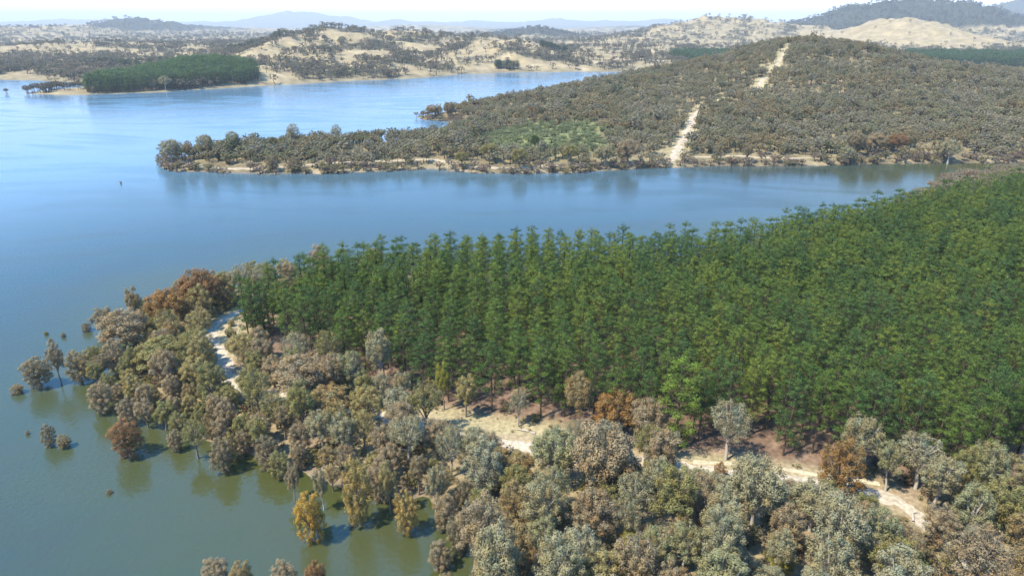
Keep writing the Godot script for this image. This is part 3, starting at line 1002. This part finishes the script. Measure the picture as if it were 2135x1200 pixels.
func hill_forest() -> void:
	var tr := track_hill()
	var ts := track_shore()
	var md := meadow()
	var spots := []
	var cols := [Color(0.33, 0.30, 0.205), Color(0.30, 0.28, 0.165), Color(0.26, 0.26, 0.145), Color(0.29, 0.26, 0.165), Color(0.24, 0.235, 0.14), Color(0.32, 0.265, 0.145)]
	var green := [Color(0.215, 0.265, 0.125), Color(0.255, 0.30, 0.155), Color(0.20, 0.235, 0.11)]
	var z := -412.0
	while z > -985.0:
		var step := 4.7 if z > -620 else 5.6
		var x := -232.0
		while x < 0.8 * -z:
			var px := x + rng.randf_range(-2.2, 2.2)
			var pz := z + rng.randf_range(-2.2, 2.2)
			x += step
			if not in_view(px, pz, 10.0):
				continue
			var s := look("hill", px, pz, "s")
			if s < -2.5 or (s < 9.0 and rng.randf() < 0.12):
				continue
			var d := line_distance(tr, px, pz)
			if (d < (6.0 if s < 90.0 else 4.2) + 3.0 * noise_a.get_noise_2d(px * 4.0, pz * 4.0) and px < 330) or (s < 40 and line_distance(ts, px, pz) < 4.2):
				continue
			var n := noise_a.get_noise_2d(px * 1.2, pz * 1.2)
			if (n > 0.3 and rng.randf() < 0.75) or (noise_c.get_noise_2d(px * 0.6, pz * 0.6) > 0.28 and s > 30.0 and rng.randf() < 0.7):
				continue
			var h := rng.randf_range(5.5, 9.8) * (1.0 + 0.35 * n + 0.3 * noise_c.get_noise_2d(px * 0.35, pz * 0.35))
			var w := rng.randf_range(5.2, 8.6)
			var pick := clampi(int(floor((noise_b.get_noise_2d(px * 3.0, pz * 3.0) * 1.3 + 0.5 + rng.randf_range(-0.32, 0.32)) * 6.0)), 0, 5)
			var c: Color = cols[pick]
			var m := inside(md, px, pz) + noise_a.get_noise_2d(px * 5.0, pz * 5.0) * 22.0
			if m > -3.0:
				c = green[rng.randi() % 3]
				h *= 0.5
				w *= 0.9
				if rng.randf() < 0.08:
					continue
			elif s < 7.0:
				c = [Color(0.25, 0.18, 0.15), Color(0.28, 0.23, 0.18), Color(0.24, 0.22, 0.12)][rng.randi() % 3]
				h *= 0.7
			elif rng.randf() < 0.06:
				c = Color(0.12, 0.135, 0.07)
			elif rng.randf() < 0.05:
				h *= 1.4
				w *= 1.35
				c = Color(0.28, 0.26, 0.19)
			spots.append([Vector3(px, maxf(look("hill", px, pz), -0.3), pz), w / 7.0, h / 10.0, c * rng.randf_range(0.74, 1.0)])
		z -= step
	# grey scrub behind the plantation, at the inlet's near shore
	for i in 1500:
		var px := rng.randf_range(180, 400)
		var pz := rng.randf_range(-440, -290)
		var s := look("near", px, pz, "s")
		if s > 1.0 and inside(pine_block(), px, pz) < -6.0 and in_view(px, pz, 10.0):
			spots.append([Vector3(px, maxf(look("near", px, pz), -0.2), pz), rng.randf_range(0.55, 0.85), rng.randf_range(0.35, 0.6), [Color(0.30, 0.25, 0.17), Color(0.29, 0.22, 0.17), Color(0.25, 0.24, 0.13)][rng.randi() % 3]])
	print("hill forest ", spots.size())
	var sh := []
	for i in 6:
		sh.append(joined(gum([0, 0, 1, 2, 0, 3][i], 95, 0.28, 18), M.mass_leaf, M.bark))
	mass("eucalypt_forest", "brown green eucalypt forest covering the hill and peninsula across the water", "forest", sh, spots)

func far_trees() -> void:
	var gums := []
	var dark := []
	var cols := [Color(0.17, 0.16, 0.10), Color(0.135, 0.135, 0.085), Color(0.19, 0.165, 0.12), Color(0.155, 0.135, 0.105)]
	for i in 60000:
		var t := rng.randf()
		var z := -930.0 * pow(6.5, t)
		var x := lerpf(-0.80, 0.86, rng.randf()) * -z
		var q := far_height(x, z)
		if q.y < 2.0:
			continue
		var f := forest_share(x, z, q.x)
		var keep := 0.045 + 0.95 * smoothstep(0.3, 0.75, f)
		if (x - 1467.0) ** 2 / 110000.0 + (z + 2800.0) ** 2 / 270000.0 < 1.0:
			keep = 0.02
		if rng.randf() > keep:
			continue
		var w := rng.randf_range(8.0, 16.0) * (1.0 + clampf((-z - 2500.0) / 4000.0, 0, 1) * 0.9)
		gums.append([Vector3(x, q.x - 0.3, z), w / 7.0, w * rng.randf_range(0.8, 1.1) / 10.0, cols[rng.randi() % 4] * rng.randf_range(0.85, 1.2) * (1.0 if f < 0.9 or z > -3500.0 else 0.5)])
	# fringe of drowned gums on the spit in front of the far plantation
	for i in 190:
		var x := rng.randf_range(-648, -560)
		var z := rng.randf_range(-1010, -936)
		var q := far_height(x, z)
		if q.y > -4.0 and q.y < 40.0 and (x < -600 or rng.randf() < 0.3):
			gums.append([Vector3(x, maxf(q.x, -0.3), z), rng.randf_range(1.0, 1.6), rng.randf_range(0.8, 1.25), Color(0.13, 0.115, 0.085)])
	for k in 3:
		gums.append([Vector3(-663 + k * 0.8, -0.2, -941), 0.9, 0.7, Color(0.12, 0.11, 0.08)])
	var sh := []
	for i in 4:
		sh.append(joined(gum([0, 0, 1, 3][i], 34, 0.6, 9), M.mass_leaf, M.bark))
	print("far gums ", gums.size())
	mass("far_woodland", "scattered grey green gum trees over the dry hills beyond the lake", "woodland", sh, gums)
	tree("gum_tree", gum_shapes[0][1], "grey", "bark_pale", Vector3(-468, far_height(-468, -972).x, -972), 19, 20, V(7, 10), "pale grey gum in front of the dark pines on the far headland", "gum tree", "")
	tree("gum_tree", gum_shapes[1][2], "grey", "bark_pale", Vector3(-482, far_height(-482, -968).x, -968), 14, 13, V(7, 10), "smaller grey gum left of the pale gum on the far headland", "gum tree", "")
	# the plantation on the headland across the lake
	var head := PackedVector2Array([V(-556, -934), V(-530, -931), V(-468, -976), V(-392, -1058), V(-378, -1085), V(-400, -1135), V(-470, -1150), V(-540, -1100), V(-575, -1020)])
	var hd := []
	for i in 3000:
		var x := rng.randf_range(-580, -370)
		var z := rng.randf_range(-1155, -928)
		if inside(head, x, z) > 0:
			hd.append([Vector3(x, far_height(x, z).x, z), rng.randf_range(1.1, 1.5), rng.randf_range(0.95, 1.15), [Color(0.075, 0.14, 0.045), Color(0.10, 0.165, 0.05), Color(0.06, 0.12, 0.045)][rng.randi() % 3]])
	var back := []
	for i in 7500:
		var x := rng.randf_range(370, 1350)
		var z := rng.randf_range(-1720, -1430)
		back.append([Vector3(x, far_height(x, z).x, z), rng.randf_range(1.2, 1.7), rng.randf_range(0.95, 1.15), Color(0.055, 0.11, 0.04)])
	for q in [[95, -1690, 30], [-690, -1330, 90], [-560, -1600, 60]]:
		for i in 60:
			var x: float = q[0] + rng.randf_range(-1.0, 1.0) * q[2]
			var z: float = q[1] + rng.randf_range(-14.0, 14.0)
			back.append([Vector3(x, far_height(x, z).x, z), 1.4, 0.9, Color(0.035, 0.07, 0.03)])
	for i in 60:
		var x := rng.randf_range(-32, 12)
		var z := rng.randf_range(-1402, -1385)
		back.append([Vector3(x, maxf(far_height(x, z).x, 0.0), z), 1.2, 0.75, Color(0.03, 0.062, 0.03)])
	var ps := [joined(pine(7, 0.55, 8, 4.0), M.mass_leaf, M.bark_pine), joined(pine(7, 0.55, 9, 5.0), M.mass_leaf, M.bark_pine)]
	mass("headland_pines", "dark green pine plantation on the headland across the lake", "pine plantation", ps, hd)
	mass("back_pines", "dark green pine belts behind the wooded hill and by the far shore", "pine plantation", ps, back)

func small_things() -> void:
	# the stump in the open water off the peninsula
	var T := Leaves.new()
	tube(T, [Vector3(0, -1, 0), Vector3(0.1, 0.6, 0), Vector3(0.35, 1.5, 0.1)], [0.5, 0.42, 0.22], 8)
	tube(T, [Vector3(0.1, 0.5, 0), Vector3(-0.8, 1.0, 0.2), Vector3(-1.3, 0.9, 0.3)], [0.25, 0.16, 0.06], 6)
	var o := thing("drowned_stump", "dark dead stump alone in open water off the peninsula tip", "stump", "", Vector3(-223, 0, -391))
	put("trunk", mesh_of(T), M.bark, o)
	for q in [[73.5, -97, 0.6, 5.0, "grey fallen log lying across the white sand patch at the right"], [77.0, -94.5, 2.1, 4.2, "short fallen log on the sand behind the long grey log"], [70.0, -99.5, 1.2, 3.6, "bleached log beside the track bend at the right"], [-79.5, -171, 0.3, 4.0, "bleached fallen log on the bank by the sandy track bend"], [3.0, -129.5, 2.7, 4.4, "fallen log at the near side of the grass clearing"]]:
		var B := Leaves.new()
		var l: float = q[3]
		tube(B, [Vector3(-l * 0.5, 0.2, 0), Vector3(0, 0.24, 0.15), Vector3(l * 0.5, 0.16, -0.1)], [0.22, 0.18, 0.09], 7)
		tube(B, [Vector3(l * 0.1, 0.24, 0.1), Vector3(l * 0.3, 0.5, 0.9), Vector3(l * 0.36, 0.45, 1.4)], [0.1, 0.07, 0.03], 5)
		var f := thing("fallen_log", q[4], "log", "", Vector3(q[0], look("near", q[0], q[1]), q[1]))
		f.rotation.y = q[2]
		put("trunk", mesh_of(B), M.bark_pale, f)
	# pale weed just breaking the surface
	var L := Leaves.new()
	for q in [[-61, -106], [-67, -103], [-70, -98], [-57, -104], [-73, -106], [-64, -94], [-58, -92], [-80, -104], [-71, -109], [-55, -97], [-90, -118], [-83, -112]]:
		for i in 9:
			var p := Vector3(q[0] + rng.randfn() * 0.7, 0.02, q[1] + rng.randfn() * 0.7)
			leaf(L, p, (Vector3.UP * 2.0 + randv()).normalized(), Vector3.UP, rng.randf_range(0.05, 0.16), 0.3, Color(0.13, 0.14, 0.06))
	var w := put("water_weed", mesh_of(L), M.mass_leaf)
	w.set_meta("kind", "stuff")
	w.set_meta("label", "pale weed tips breaking the surface of the green water")
